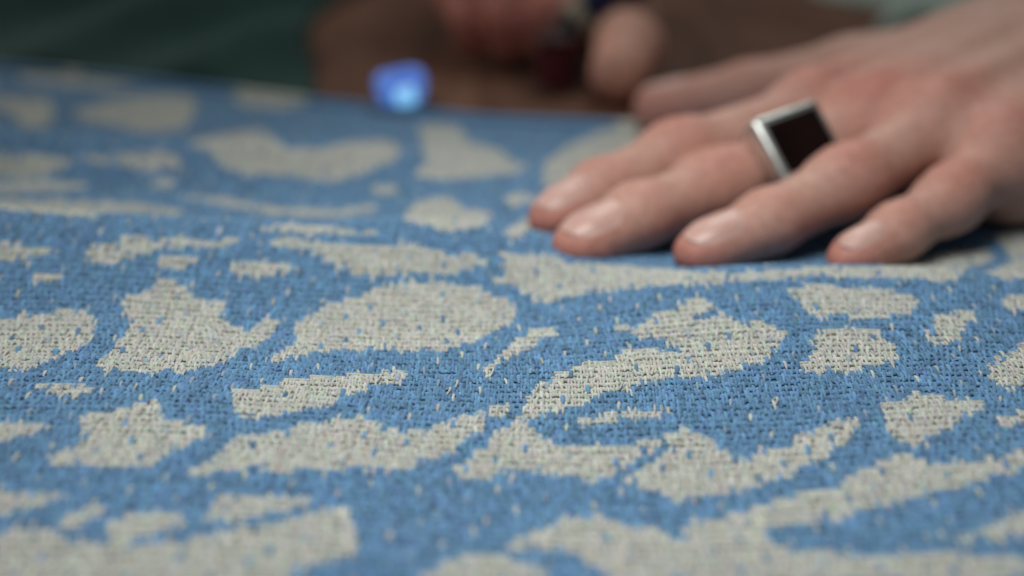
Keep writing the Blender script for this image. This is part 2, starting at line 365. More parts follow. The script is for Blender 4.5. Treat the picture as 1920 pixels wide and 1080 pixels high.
PC, PR = .00057, .00195
def build_weave():
    rows = np.arange(int((V1-V0)/PR)); cells = []
    for j in rows:
        v = V0+(j+.5)*PR
        hw = min(.297, .375*math.hypot(v, .106)*1.42+.010)
        n = int(hw/PC); i = np.arange(-n, n+1)
        cells.append(np.stack([i, np.full_like(i, j)], 1))
    IJ = np.vstack(cells); I, J = IJ[:, 0], IJ[:, 1]
    wt = rng.normal(0, 1, 3000); rt = rng.normal(0, 1, 400)           # every thread its own thickness and tone
    u = I*PC+.00006*wt[I+1500]; v = V0+(J+.5)*PR+.00005*rt[J]+.00010*np.sin(I*.21+J)
    u = u+.00012*np.sin(J*.35+I*.02)
    P = surf(u, v)
    warp = ((I+J) % 2) == 0
    vj = v+np.where(warp, rng.normal(0, .24, len(I)), rng.normal(0, .12, len(I)))*PR*1.2; uj = u+np.where(warp, 0, rng.normal(0, .6, len(I)))*PC
    m = pattern(surf(uj, vj), u, v)
    # single binding stitches of the other colour
    st = warp & (((I+13*J+(J//7)*4) % 34) == 0) & (rng.random(len(I)) < .85)
    st2 = warp & (((I+23*J+9) % 110) == 0) & (rng.random(len(I)) < .6)
    stitch = st | st2
    mm = m ^ stitch
    col = np.where(mm[:, None], CREAM, BLUE)
    tone = 1+.05*np.where(warp, wt[I+1500], rt[J])+rng.normal(0, 1, len(I))*np.where(mm, .075, .15)
    col = col*np.clip(tone, .5, 1.6)[:, None]
    hue = rng.normal(0, .04, (len(I), 3)); col = np.clip(col*(1+hue), 0, 1)
    faint = stitch & (rng.random(len(I)) < .45)
    col[faint] = .45*col[faint]+.55*np.where(m[faint][:, None], CREAM, BLUE)
    py = V0+(J+.5)*PR
    # where a motif starts below the blue, its first weft lies bare as a thin line
    key = {}; up = np.zeros(len(I), bool)
    lut = np.zeros((4000, int(J.max())+4), bool); lut[I+2000, J] = m
    up = m & ~lut[I+2000, J+1] & ~lut[I+2000, J+2] & (lut[I+1999, J] | lut[I+2001, J])
    upb = ~m & lut[I+2000, J+1] & (rng.random(len(I)) < .25)
    for sel, cr in ((up, True), (upb, False)):
        if sel.any(): emit('line', cr, 1, I[sel], J[sel], u[sel], v[sel]+PR*.40, (np.where(cr, CREAM*1.03, BLUE)*(1+rng.normal(0, .05, (sel.sum(), 1)))), np.zeros(sel.sum(), bool))
    for isw in (True, False):
        for cream in (True, False):
            lod = np.where((py < .335) & (np.abs(I*PC) < .40*np.hypot(py, .106)), 2, np.where(py < .36, 1, 0))
            for near in (2, 1, 0):
                sel = (warp == isw) & (mm == cream) & (lod == near)
                if sel.any(): emit(isw, cream, near, I[sel], J[sel], u[sel], v[sel], col[sel], stitch[sel])
BUF = {True: [], False: []}
def emit(isw, cream, near, I, J, u, v, col, stitch):
    n = len(u); na, nc = {2: (5, 5), 1: (4, 4), 0: (3, 4)}[int(near)]
    s = np.linspace(-1, 1, na); th = np.linspace(math.radians(-12), math.radians(192), nc)
    rj = rng.normal(0, 1, (n, 6))
    tilt = .00011*rj[:, 0]
    if isw == 'line':
        L = PC*(.75+.05*rj[:, 1]); r = .00021*(1+.12*rj[:, 2])
        rad = r[:, None]*np.ones_like(s)[None]; ht = .00034+.00004*np.cos(s*3.0)[None]*np.ones((n, 1))
        cu = u[:, None]+L[:, None]*s[None]; cv = v[:, None]+.00006*rj[:, 0:1]*s[None]+PR*.05*np.sin(I*.37+J)[:, None]
        A = np.repeat(cu[:, :, None], nc, 2); B = cv[:, :, None]+rad[:, :, None]*np.cos(th)[None, None]
        Hh = ht[:, :, None]+.00028*np.sin(th)[None, None]-.00006
    elif isw:
        L = PR*(.72+.09*rj[:, 1]); r = PC*((.50 if cream else .56)+.07*rj[:, 2]); hh = .00046*(1+.2*rj[:, 3])
        r = np.where(stitch, r*(1.08 if cream else 1.4), r); hh = np.where(stitch, hh*1.25, hh); L = np.where(stitch, L*.95, L); v = v+PR*.15*rj[:, 4]
        rad = r[:, None]*(1-.45*s[None]**2); ht = hh[:, None]*np.cos(s[None]*1.45)+.00005
        cu = u[:, None]+tilt[:, None]*s[None]+rng.normal(0, .00003, (n, 1)); cv = v[:, None]+L[:, None]*s[None]
        A = cu[:, :, None]+rad[:, :, None]*np.cos(th)[None, None]; B = np.repeat(cv[:, :, None], nc, 2)
        Hh = ht[:, :, None]+rad[:, :, None]*.75*np.sin(th)[None, None]-.00008
    else:
        L = PC*(.92+.06*rj[:, 1]); r = PR*(.25+.03*rj[:, 2]); hh = .00018*(1+.25*rj[:, 3]); v = v+PR*.05*rj[:, 4]
        rad = r[:, None]*(1-.10*s[None]**2); ht = hh[:, None]*np.cos(s[None]*1.3)
        cu = u[:, None]+L[:, None]*s[None]; cv = v[:, None]+tilt[:, None]*s[None]*1.5
        A = np.repeat(cu[:, :, None], nc, 2); B = cv[:, :, None]+rad[:, :, None]*np.cos(th)[None, None]
        Hh = ht[:, :, None]+.00032*np.sin(th)[None, None]-.00006
    A = A.ravel(); B = B.ravel(); Hh = Hh.ravel()
    P = surf(A, B)+normal(A, B)*Hh[:, None]
    q = grid_quads(na, nc)
    if isw is not True: q = q[:, ::-1]
    Q = (q[None]+(np.arange(n)*na*nc)[:, None, None]).reshape(-1, 4)
    C = np.repeat(col, na*nc, 0)
    uvs = np.stack([np.repeat(np.tile(s*(3.2 if isw is True else 1.2), n), nc), np.tile(np.cos(th), n*na)], 1)
    uvs += np.repeat(rng.random((n, 2))*20, na*nc, 0)
    BUF[cream].append((P, Q, C, uvs))
build_weave()
for cream, nm in ((True, 'cream_yarn'), (False, 'blue_yarn')):
    off = 0; Ps, Qs, Cs, Us = [], [], [], []
    for P, Q, C, U_ in BUF[cream]:
        Ps.append(P); Qs.append(Q+off); Cs.append(C); Us.append(U_); off += len(P)
    P = np.vstack(Ps); Q = np.vstack(Qs); U_ = np.vstack(Us)
    o = np_mesh(nm, P, Q, M_yarn); set_col(o, np.vstack(Cs))
    uvl = o.data.uv_layers.new(name='UVMap')
    li = np.empty(len(o.data.loops), np.int32); o.data.loops.foreach_get('vertex_index', li)
    uvl.data.foreach_set('uv', U_[li].astype(np.float32).ravel())
    tag(o, kind='stuff'); clothpart(o)

def fuzz(n=16000):
    v = rng.uniform(.16, .33, n); u = rng.uniform(-1, 1, n)*.40*np.hypot(v, .106)
    P = surf(u, v); m = pattern(P, u, v)
    nn = normal(u, v); a = rng.uniform(0, 6.28, n); L = rng.uniform(.0005, .0019, n); lift = rng.uniform(.15, .9, n)
    d = np.stack([np.cos(a), np.sin(a), np.zeros(n)], 1); sd = np.stack([-np.sin(a), np.cos(a), np.zeros(n)], 1)
    base = P+nn*.0003; V = []
    for k, t in enumerate((0, .35, .7, 1.)):
        c = base+d*(L*t)[:, None]+nn*(L*lift*np.sin(t*2.4)*.45)[:, None]+sd*(rng.normal(0, .00012, n)*t)[:, None]
        w = .000024*(1-.5*t)
        V += [c-sd*w, c+sd*w]
    V = np.stack(V, 1).reshape(-1, 3)
    b = (np.arange(n)*8)[:, None]
    Q = np.concatenate([b+np.array([[2*k, 2*k+1, 2*k+3, 2*k+2]]) for k in range(3)], 0)
    o = np_mesh('loose_fibre', V, Q, M_yarn)
    set_col(o, np.repeat(np.where(m[:, None], CREAM*1.1, BLUE*1.15+.03), 8, 0)); o.data.uv_layers.new(name='UVMap')
    tag(o, kind='stuff'); clothpart(o)
fuzz()

def on_cloth(px, py):
    """walk along the pixel's ray until it meets the cloth"""
    d = CF + np.array([1., 0, 0])*(px-960)/FPX - CU*(py-540)/FPX
    t = .12
    while t < .8:
        p = CC+d*t
        if p[2] <= surf(np.array([p[0]]), np.array([p[1]]))[0, 2]: return p
        t += .0004
    return p
def strand(name, pts, r, color, parent=None, ns=8):
    pts = [Vector(p) for p in pts]; V = []; Fc = []
    for i, p in enumerate(pts):
        t = (pts[min(i+1, len(pts)-1)]-pts[max(i-1, 0)]).normalized()
        a = t.cross(Vector((.3, .2, 1))).normalized(); b = t.cross(a)
        rr = r*(.45 if i in (0, len(pts)-1) else 1)
        for k in range(ns):
            q = 2*math.pi*k/ns; V.append(p+a*rr*math.cos(q)+b*rr*math.sin(q))
    for i in range(len(pts)-1):
        for k in range(ns): Fc.append((i*ns+k, i*ns+(k+1) % ns, (i+1)*ns+(k+1) % ns, (i+1)*ns+k))
    Fc += [tuple(range(ns-1, -1, -1)), tuple((len(pts)-1)*ns+k for k in range(ns))]
    o = py_mesh(name, V, Fc, M_yarn); set_col(o, np.tile(color, (len(V), 1))); o.data.uv_layers.new(name='UVMap'); return o
for (px, py, w, ln) in [(916, 705, .0009, .0042), (834, 742, .0010, .0030), (852, 728, .0006, .0028), (707, 716, .0008, .0026), (1003, 735, .0006, .0026), (1160, 730, .0006, .0022), (250, 735, .0007, .0025), (1450, 760, .0006, .0025)]:
    c = on_cloth(px, py); pts = []
    for t in np.linspace(0, 1, 9):
        pts.append((c[0]+w*math.sin(t*3.1)*1.0, c[1]+ln*(.5-t), c[2]+.0003+.0011*math.sin(t*math.pi)))
    o = strand('loose_stitch', pts, .00020, CREAM*1.12); clothpart(o)

# ------------------------------------------------------------------ hands: one continuous surface from blended round cones
class Field:
    def __init__(s, lo, hi, h):
        s.lo = np.array(lo, float); s.h = h
        s.n = np.ceil((np.array(hi)-s.lo)/h).astype(int)+1
    def new(s): return np.full(s.n, .05, np.float32)
    def cone(s, F, a, b, ra, rb, k=0., flat=None):
        """smooth union of F with a cone of rounded ends; flat=(normal, factor) squashes it along normal"""
        a = np.array(a, float); b = np.array(b, float); R = max(ra, rb)
        pad = R+.014
        i0 = np.clip(((np.minimum(a, b)-pad-s.lo)/s.h).astype(int), 0, s.n-1); i1 = np.clip(((np.maximum(a, b)+pad-s.lo)/s.h).astype(int)+2, 1, s.n)
        g = [(s.lo[q]+s.h*np.arange(i0[q], i1[q])).astype(np.float32) for q in range(3)]
        X, Y, Z = np.meshgrid(*g, indexing='ij')
        ab = b-a; L2 = ab@ab
        dx, dy, dz = X-a[0], Y-a[1], Z-a[2]
        t = np.clip((dx*ab[0]+dy*ab[1]+dz*ab[2])/max(L2, 1e-12), 0, 1)
        ex, ey, ez = dx-t*ab[0], dy-t*ab[1], dz-t*ab[2]
        if flat is not None:
            nv_, fc = flat; nv_ = np.array(nv_, float); nv_ /= np.linalg.norm(nv_)
            pr = (ex*nv_[0]+ey*nv_[1]+ez*nv_[2])*(fc-1)
            ex, ey, ez = ex+pr*nv_[0], ey+pr*nv_[1], ez+pr*nv_[2]
        d = np.sqrt(ex*ex+ey*ey+ez*ez)-(ra+(rb-ra)*t)
        sl = tuple(slice(i0[q], i1[q]) for q in range(3)); f = F[sl]
        F[sl] = smin(f, d, k)
        return F
    def mesh(s, F):
        """surface nets"""
        n = s.n; ins = F < 0
        cnt = np.zeros(n-1, np.int8); acc = np.zeros((*(n-1), 3), np.float32); num = np.zeros(n-1, np.float32)
        for c in np.ndindex(2, 2, 2):
            cnt += ins[c[0]:n[0]-1+c[0], c[1]:n[1]-1+c[1], c[2]:n[2]-1+c[2]]
        act = (cnt > 0) & (cnt < 8); ci = np.argwhere(act); idm = -np.ones(n-1, np.int32); idm[act] = np.arange(len(ci))
        pos = np.zeros((len(ci), 3)); w = np.zeros(len(ci))
        cs = list(np.ndindex(2, 2, 2))
        vals = {c: F[ci[:, 0]+c[0], ci[:, 1]+c[1], ci[:, 2]+c[2]] for c in cs}
        for c in cs:
            for ax in range(3):
                if c[ax]: continue
                d = list(c); d[ax] = 1; d = tuple(d); fa, fb = vals[c], vals[d]; x = (fa < 0) != (fb < 0)
                t = np.where(x, fa/(np.where(x, fa-fb, 1)), 0)
                p = np.tile(np.array(c, float), (len(ci), 1)); p[:, ax] += t
                pos[x] += p[x]; w[x] += 1
        V = s.lo+s.h*(ci+pos/w[:, None]); Q = []
        for ax in range(3):
            o1, o2 = (ax+1) % 3, (ax+2) % 3
            a = [slice(1, -1)]*3; b = [slice(1, -1)]*3; a[ax] = slice(0, n[ax]-1); b[ax] = slice(1, n[ax])
            x = ins[tuple(a)] != ins[tuple(b)]; e = np.argwhere(x)
            up = ins[tuple(a)][x]
            base = e.copy(); base[:, o1] += 1; base[:, o2] += 1
            def at(d1, d2):
                q = base.copy(); q[:, o1] += d1; q[:, o2] += d2; return idm[q[:, 0], q[:, 1], q[:, 2]]
            q = np.stack([at(-1, -1), at(0, -1), at(0, 0), at(-1, 0)], 1)
            q[~up] = q[~up][:, ::-1]; Q.append(q)
        Q = np.vstack(Q); Q = Q[(Q >= 0).all(1)]
        lab = np.arange(len(V))                       # keep the one connected surface
        while True:
            mn = lab[Q].min(1); old = lab.copy()
            for c in range(4): np.minimum.at(lab, Q[:, c], mn)
            lab = lab[lab]
            if (lab == old).all(): break
        ids, ct = np.unique(lab, return_counts=True); keep = lab == ids[ct.argmax()]
        new = np.cumsum(keep)-1; Q = new[Q[keep[Q[:, 0]]]]; V = V[keep]
        return V, Q
def smin(a, b, k):
    if k <= 0: return np.minimum(a, b)
    h = np.clip(.5+.5*(b-a)/k, 0, 1); return b+(a-b)*h-k*h*(1-h)
A3 = lambda *p: np.array(p, float)/1000.0
def unit(v): v = np.asarray(v, float); return v/np.linalg.norm(v)

def make_nail(G, F, tipc, dirv, dorsal, w, length, material, parent):
    """a thin plate laid on the skin: its height over the finger is read off the hand's own surface"""
    d = unit(dirv); n = unit(dorsal-np.dot(dorsal, d)*d); sd = np.cross(d, n)
    def fv(P):
        g = (P-G.lo)/G.h; i = np.clip(np.floor(g).astype(int), 0, G.n-2); f = g-i; v = 0
        for c in np.ndindex(2, 2, 2):
            wt = np.prod([f[q] if c[q] else 1-f[q] for q in range(3)]); v += wt*F[i[0]+c[0], i[1]+c[1], i[2]+c[2]]
        return v
    nu, nv = 13, 11; top = []; low = []
    for i in range(nu):
        e = i/(nu-1)
        wid = .5*w*(1-.30*max(0, .22-e)/.22)*(1-.25*max(0, e-.80)/.20)
        for j in range(nv):
            q = -1+2*j/(nv-1)
            s = -length*.68+length*e+(.10*length*(1-q*q) if e > .5 else -.10*length*(1-q*q))*abs(2*e-1)
            ang = q*wid/.0068; o = tipc+d*s; r = n*math.cos(ang)+sd*math.sin(ang)
            lo, hi = .001, .014
            for _ in range(14):
                mid = .5*(lo+hi)
                if fv(o+r*mid) < 0: lo = mid
                else: hi = mid
            lift = .00042*(1-abs(q)**6)*min(1, e/.10)+.00002
            top.append((o, r, lo, lift)); 
    R = np.array([t[2] for t in top]).reshape(nu, nv); L = np.array([t[3] for t in top]).reshape(nu, nv)
    for _ in range(2):
        R[1:-1] = (R[:-2]+2*R[1:-1]+R[2:])/4
    V = [t[0]+t[1]*(R.ravel()[k]+L.ravel()[k]) for k, t in enumerate(top)]+[t[0]+t[1]*(R.ravel()[k]-.0006) for k, t in enumerate(top)]
    n1 = nu*nv; Q = grid_quads(nu, nv); Q = np.vstack([Q, (Q+n1)[:, ::-1]]).tolist()
    rim = [j for j in range(nv)]+[i*nv+nv-1 for i in range(1, nu)]+[(nu-1)*nv+j for j in range(nv-2, -1, -1)]+[i*nv for i in range(nu-2, 0, -1)]
    for a, b in zip(rim, rim[1:]+rim[:1]): Q.append([b, a, a+n1, b+n1])
    o = py_mesh('nail', V, [tuple(q) for q in Q], material, parent)
    md = o.modifiers.new('subdivision', 'SUBSURF'); md.levels = 1; md.render_levels = 1
    return o

M_skin = skin_material('skin', (.545, .328, .268), (.520, .190, .150))
M_skin2 = skin_material('ruddy_skin', (.600, .330, .250), (.740, .260, .205), .65)
def nail_material():
    m, nt, b = mat('nail_plate')
    tc = N(nt, 'ShaderNodeTexCoord'); no = N(nt, 'ShaderNodeTexNoise'); no.inputs['Scale'].default_value = 160
    nt.links.new(tc.outputs['Object'], no.inputs[0])
    r = ramp(nt, no.outputs[0], [(.3, (.58, .35, .30)), (.7, (.66, .43, .38))]); nt.links.new(r.outputs[0], b.inputs['Base Color'])
    b.inputs['Roughness'].default_value = .33; b.inputs['Subsurface Weight'].default_value = .3
    b.inputs['Subsurface Radius'].default_value = (1, .4, .25); b.inputs['Subsurface Scale'].default_value = .001
    return m
M_nail = nail_material()

#            tip centre        DIP               PIP              MCP
FING = {
 'index':  (A3(10.5,314,7.2), A3(20.8,323.5,10.3), A3(41.5,335,16.0), A3(79,358,20.5)),
 'middle': (A3(16.0,292.5,7.6), A3(28.5,302.5,10.2), A3(48.5,319.5,12.0), A3(92,345,20)),
 'ring':   (A3(42.5,288.5,7.2), A3(57.0,297.0,10.2), A3(77.5,311,15.6), A3(106,335,22.5)),
 'pinky':  (A3(75.0,286.8,6.3), A3(86.0,294.6,8.9), A3(101,306,13.2), A3(118,323,18.5)),
}
FR = {'index': (6.6,7.3,8.4,9.6), 'middle': (7.1,7.7,8.8,9.9), 'ring': (6.8,7.4,8.3,9.4), 'pinky': (5.8,6.4,7.2,8.5)}
WRIST = A3(165, 390, 29)
def big_hand():
    G = Field((-.004, .272, -.001), (.330, .500, .075), .00095)
    fingers = G.new(); marks = []
    for k, J in FING.items():
        r = [q*.965/1000 for q in FR[k]]; f = G.new()
        t, d, p, m = J
        dirv = unit(t-d)
        up = np.array([0, 0, 1.])
        nf = (up-np.dot(up, dirv)*dirv, 1.16)
        G.cone(f, t, d, r[0]*.97, r[1], 0, flat=nf); G.cone(f, t, t+dirv*.0026, r[0]*.95, r[0]*.76, .002, flat=nf)
        G.cone(f, d, p, r[1]*.96, r[2]*.955, .003)
        G.cone(f, p, m, r[2]*.955, r[3]*.97, .004)
        # soft pad under the tip, knuckle swell above the joints
        G.cone(f, t-np.array([0, 0, .0006])-dirv*.003, t-np.array([0, 0, .0006])-dirv*.010, r[0]*.88, r[0]*.90, .003)
        G.cone(f, p+np.array([0, 0, .0007])-unit(m-p)*.003, p+np.array([0, 0, .0007])+unit(m-p)*.003, r[2]*.94, r[2]*.94, .004)
        G.cone(f, d+np.array([0, 0, .0006]), d+np.array([0, 0, .0006])+unit(p-d)*.002, r[1]*.97, r[1]*.97, .003)
        fingers = np.minimum(fingers, f)
        marks += [(p+np.array([0, -.002, .008]), .0085, .55), (d+np.array([0, -.002, .006]), .0065, .38), (t+dirv*.004-np.array([0, 0, .004]), .0115, 1.0), (m+np.array([0, 0, .010]), .013, .5)]
    # thumb
    th = G.new(); T0, T1, T2, T3 = A3(45,418,8.5), A3(73,420,13), A3(103,415,19.5), A3(140,402,25)
    G.cone(th, T0, T1, .0078, .0092, 0); G.cone(th, T1, T2, .0092, .0108, .004); G.cone(th, T2, T3, .0112, .0165, .006)
    marks += [(T0, .014, .7), (T1, .012, .5)]
    palm = G.new(); Wr = WRIST
    side = unit(np.array([-.62, .78, 0]))              # towards the thumb
    mc = {'index': Wr+side*.019+A3(-8,2,3), 'middle': Wr+side*.006+A3(-6,0,5), 'ring': Wr-side*.007+A3(-5,0,3), 'pinky': Wr-side*.018+A3(-4,0,-2)}
    for k in mc:
        a = FING[k][3]; rr = {'index': .0128, 'middle': .0130, 'ring': .0122, 'pinky': .0110}[k]
        G.cone(palm, a+A3(2, 1, -3), mc[k]-A3(0, 0, 3), rr, .0150, .010)
    # heel of the hand, ball of the thumb, web to the thumb
    G.cone(palm, A3(121,330,16), A3(160,368,19), .0140, .0175, .010)
    G.cone(palm, A3(100,350,20), A3(150,395,22), .0120, .0160, .010)
    G.cone(palm, A3(86,370,18), A3(140,402,24), .0090, .0150, .012)
    # forearm
    dirf = unit(np.array([.80, .58, .10]))
    G.cone(palm, Wr+A3(-6, -4, -2), Wr+dirf*.05, .0220, .0235, .014, flat=((0, 0, 1), 1.22))
    G.cone(palm, Wr+dirf*.04, Wr+dirf*.22, .0235, .0330, .010, flat=((0, 0, 1), 1.12))
    G.cone(palm, Wr-side*.021+A3(18, 12, 8), Wr-side*.021+A3(19, 13, 8), .009, .009, .010)   # wrist bone
    # tendons and knuckles on the back of the hand
    for k in mc:
        a = FING[k][3]; lift = {'index': 8.6, 'middle': 9.0, 'ring': 8.6, 'pinky': 7.4}[k]
        e = mc[k]+A3(0, 0, 10.0)
        G.cone(palm, a+A3(0, 0, lift), e-A3(0, 0, .5), .0039, .0024, .005)
        G.cone(palm, a+A3(-2, -1, lift-6), a+A3(2, 1, lift-7), .0088, .0084, .006)
    F = smin(palm, th, .009)
    F = smin(F, fingers, .0055)
    # creases across the finger joints
    V, Q = G.mesh(F)
    for k, J in FING.items():
        t, d, p, m = J
        for c, ax, amp, wd in ((p, unit(m-d), .00060, .0070), (d, unit(p-t), .00042, .0048)):
            rel = V-c; s = rel@ax; dist = np.linalg.norm(rel-np.outer(s, ax), axis=1)
            nz = (rel[:, 2]-s*ax[2])/np.maximum(dist, 1e-6)
            wgt = np.exp(-(s/wd)**2)*np.clip(nz, 0, 1)*(dist < .0125)
            dsp = amp*np.sin(s*2*math.pi/.0023+1.2*np.sin(rel[:, 0]*900))*wgt
            V = V+(rel-np.outer(s, ax))/np.maximum(dist, 1e-6)[:, None]*dsp[:, None]
    red = np.zeros(len(V))
    for c, rad, a in marks: red = np.maximum(red, a*np.exp(-((V-c)**2).sum(1)/rad**2))
    red += .35*np.exp(-((V-A3(92,346,36))**2).sum(1)/.018**2)
    o = np_mesh('hand', V, Q, M_skin); set_float(o, red, 'Red')
    md = o.modifiers.new('smooth', 'SMOOTH'); md.factor = .5; md.iterations = 3
    tag(o, 'left hand pressed palm down on the cloth with fingers spread, wearing a ring', 'hand')
    for k, J in FING.items():
        t, d, p, m = J
        make_nail(G, F, t, t-d, np.array([-.10, -.25, 1.]), {'index': .0110, 'middle': .0122, 'ring': .0115, 'pinky': .0092}[k], {'index': .0115, 'middle': .0125, 'ring': .0118, 'pinky': .0095}[k], M_nail, o)
    make_nail(G, F, T0, T0-T1, np.array([0, .5, 1.]), .0125, .013, M_nail, o)
    # knitted sleeve further up the arm
    c0 = Wr+dirf*.095; e = unit(np.cross(dirf, [0, 0, 1])); n = np.cross(e, dirf); Vv = []
    prof = [(0, .0300), (.001, .0345), (.004, .0358), (.02, .0350), (.022, .0375), (.05, .0385), (.09, .040), (.135, .0415)]
    seg = 48
    for s_, r_ in prof:
        for q in range(seg):
            a = 2*math.pi*q/seg; rr = r_*(1+.025*math.sin(a*5+s_*90)+.012*math.sin(a*11))
            Vv.append(c0+dirf*s_+e*rr*math.cos(a)+n*rr*.93*math.sin(a))
    Fc = [(i*seg+q, i*seg+(q+1) % seg, (i+1)*seg+(q+1) % seg, (i+1)*seg+q) for i in range(len(prof)-1) for q in range(seg)]
    Fc.append(tuple((len(prof)-1)*seg+q for q in range(seg)))
    py_mesh('sleeve', Vv, Fc, plain('sleeve_fabric', (.16, .20, .19), .85, 0, 300, .2, .0003), o)
    return o
hand = big_hand()

# ------------------------------------------------------------------ the ring
def silver():
    m, nt, b = mat('worn_silver')
    tc = N(nt, 'ShaderNodeTexCoord'); no = N(nt, 'ShaderNodeTexNoise'); no.inputs['Scale'].default_value = 500
    nt.links.new(tc.outputs['Object'], no.inputs[0])
    r = ramp(nt, no.outputs[0], [(.3, (.62, .64, .61)), (.7, (.80, .82, .79))]); nt.links.new(r.outputs[0], b.inputs['Base Color'])
    b.inputs['Metallic'].default_value = 1; b.inputs['Roughness'].default_value = .36; return m
M_silver = silver()
def stone_mat():
    m, nt, b = mat('dark_garnet')
    tc = N(nt, 'ShaderNodeTexCoord'); no = N(nt, 'ShaderNodeTexNoise'); no.inputs['Scale'].default_value = 120
    nt.links.new(tc.outputs['Object'], no.inputs[0])
    r = ramp(nt, no.outputs[0], [(.3, (.006, .002, .002)), (.7, (.012, .004, .004))]); nt.links.new(r.outputs[0], b.inputs['Base Color'])
    b.inputs['Roughness'].default_value = .12; b.inputs['Specular IOR Level'].default_value = .25; return m
def bevbox(name, c, ex, ey, ez, hx, hy, hz, material, parent, bev, taper=1.0):
    V = []
    for sz in (-1, 1):
        k = 1 if sz > 0 else taper
        for sx, sy in ((-1, -1), (1, -1), (1, 1), (-1, 1)): V.append(c+ex*hx*sx*k+ey*hy*sy*k+ez*hz*sz)
    Fc = [(3, 2, 1, 0), (4, 5, 6, 7), (0, 1, 5, 4), (1, 2, 6, 5), (2, 3, 7, 6), (3, 0, 4, 7)]
    o = py_mesh(name, V, Fc, material, parent)
    md = o.modifiers.new('bevel', 'BEVEL'); md.width = bev; md.segments = 4; return o
def make_ring():
    p, m = FING['middle'][2], FING['middle'][3]; ax = unit(m-p)          # along the finger, away from the tip
    c = p+(m-p)*.36
    nrm = np.array([-.16, -.86, .48]); nrm = unit(nrm-np.dot(nrm, ax)*ax); sd = np.cross(nrm, ax)   # sd: across the finger
    root = tag(empty('ring', c), 'silver signet ring with a square black stone on the middle finger', 'ring')
    inv = Matrix.Translation(-Vector(c))
    R = .0102; V = []; seg = 64
    prof = [(-1, 0), (-1, .55), (-.75, 1), (0, 1.12), (.75, 1), (1, .55), (1, 0)]
    for k in range(seg):
        a = 2*math.pi*k/seg; w = .0022+.0022*max(0, math.cos(a))**2
        for s, h in prof: V.append(c+ax*s*w+(nrm*math.cos(a)+sd*math.sin(a))*(R+.0016*h))
    q = len(prof); Fc = []
    for k in range(seg):
        for i in range(q): Fc.append((k*q+i, k*q+(i+1) % q, ((k+1) % seg)*q+(i+1) % q, ((k+1) % seg)*q+i))
    band = py_mesh('band', V, [f[::-1] for f in Fc], M_silver)
    hx, hy = .0100, .0090; top = .0146
    bz = bevbox('bezel', c+nrm*(top-.0034), ax, sd, nrm, hx, hy, .0032, M_silver, None, .0016, 1.0)
    st = bevbox('stone', c+nrm*(top-.0004), ax, sd, nrm, hx-.0024, hy-.0024, .0009, stone_mat(), None, .0003)
    for o in (band, bz, st): o.parent = root; o.matrix_parent_inverse = inv
make_ring()

# ------------------------------------------------------------------ far side of the table
# bunched dark green garment
def garment(name, x0, x1, y0, y1, height, color, label, cat, ang, freq, nscale=250, seed=1, nu=150, nv=110, front=False, slope=.22):
    r = np.random.default_rng(seed)
    us = np.linspace(0, 1, nu); vv = np.linspace(0, 1, nv); U, Vv = np.meshgrid(us, vv, indexing='ij'); U = U.ravel(); Vv = Vv.ravel()
    env = (np.clip(np.minimum(U, 1-U)/.16, 0, 1)*np.clip(np.minimum(Vv, 1-Vv)/slope, 0, 1))**.55
    s = (U*math.cos(ang)+Vv*math.sin(ang))*freq; t = -U*math.sin(ang)+Vv*math.cos(ang)
    w = .15+.85*(.5+.5*np.sin(s*6.28+.9*np.sin(t*4+1)+.5*np.sin(t*9)))**1.4*(.75+.25*np.sin(s*2.1+2+1.3*np.sin(t*5)))
    X = x0+(x1-x0)*U+.012*np.sin(Vv*7+seed)*(1-.3*env); yf = np.interp(X, [-.263, -.191, -.147, -.104, -.064], [.543, .516, .499, .479, .458]) if front else y0+.010*np.sin(U*8+seed)
    Y = yf+(y1-yf)*Vv
    Z = .0002+height*env*w+.0015*r.random(len(U))*env
    P = np.stack([X, Y, Z], 1); n = len(P); lo = P.copy(); lo[:, 2] = np.maximum(-.0012, P[:, 2]-.003)
    Q = grid_quads(nu, nv); Qb = (Q+n)[:, ::-1]
    ed = [(j, j+1, n+j+1, n+j) for j in range(nv-1)]+[((nu-1)*nv+j+1, (nu-1)*nv+j, n+(nu-1)*nv+j, n+(nu-1)*nv+j+1) for j in range(nv-1)]
    ed += [((i+1)*nv, i*nv, n+i*nv, n+(i+1)*nv) for i in range(nu-1)]+[(i*nv+nv-1, (i+1)*nv+nv-1, n+(i+1)*nv+nv-1, n+i*nv+nv-1) for i in range(nu-1)]
    o = np_mesh(name, np.vstack([P, lo]), np.vstack([Q, Qb, np.array(ed)]), plain(name+'_fabric', color, .9, 0, nscale, .2, .0002, .15))
    return tag(o, label, cat)
garment('folded_garment', -.44, -.078, .515, .90, .055, (.030, .070, .064), 'dark green garment lying bunched in folds behind the cloth', 'garment', -.42, 6.5, seed=2, nu=160, nv=110, front=True, slope=.4)
garment('folded_scarf', .165, .30, .60, .74, .030, (.30, .36, .33), 'pale mint grey folded scarf lying behind the pressing hand', 'scarf', .5, 2.0, seed=5, nu=80, nv=60)

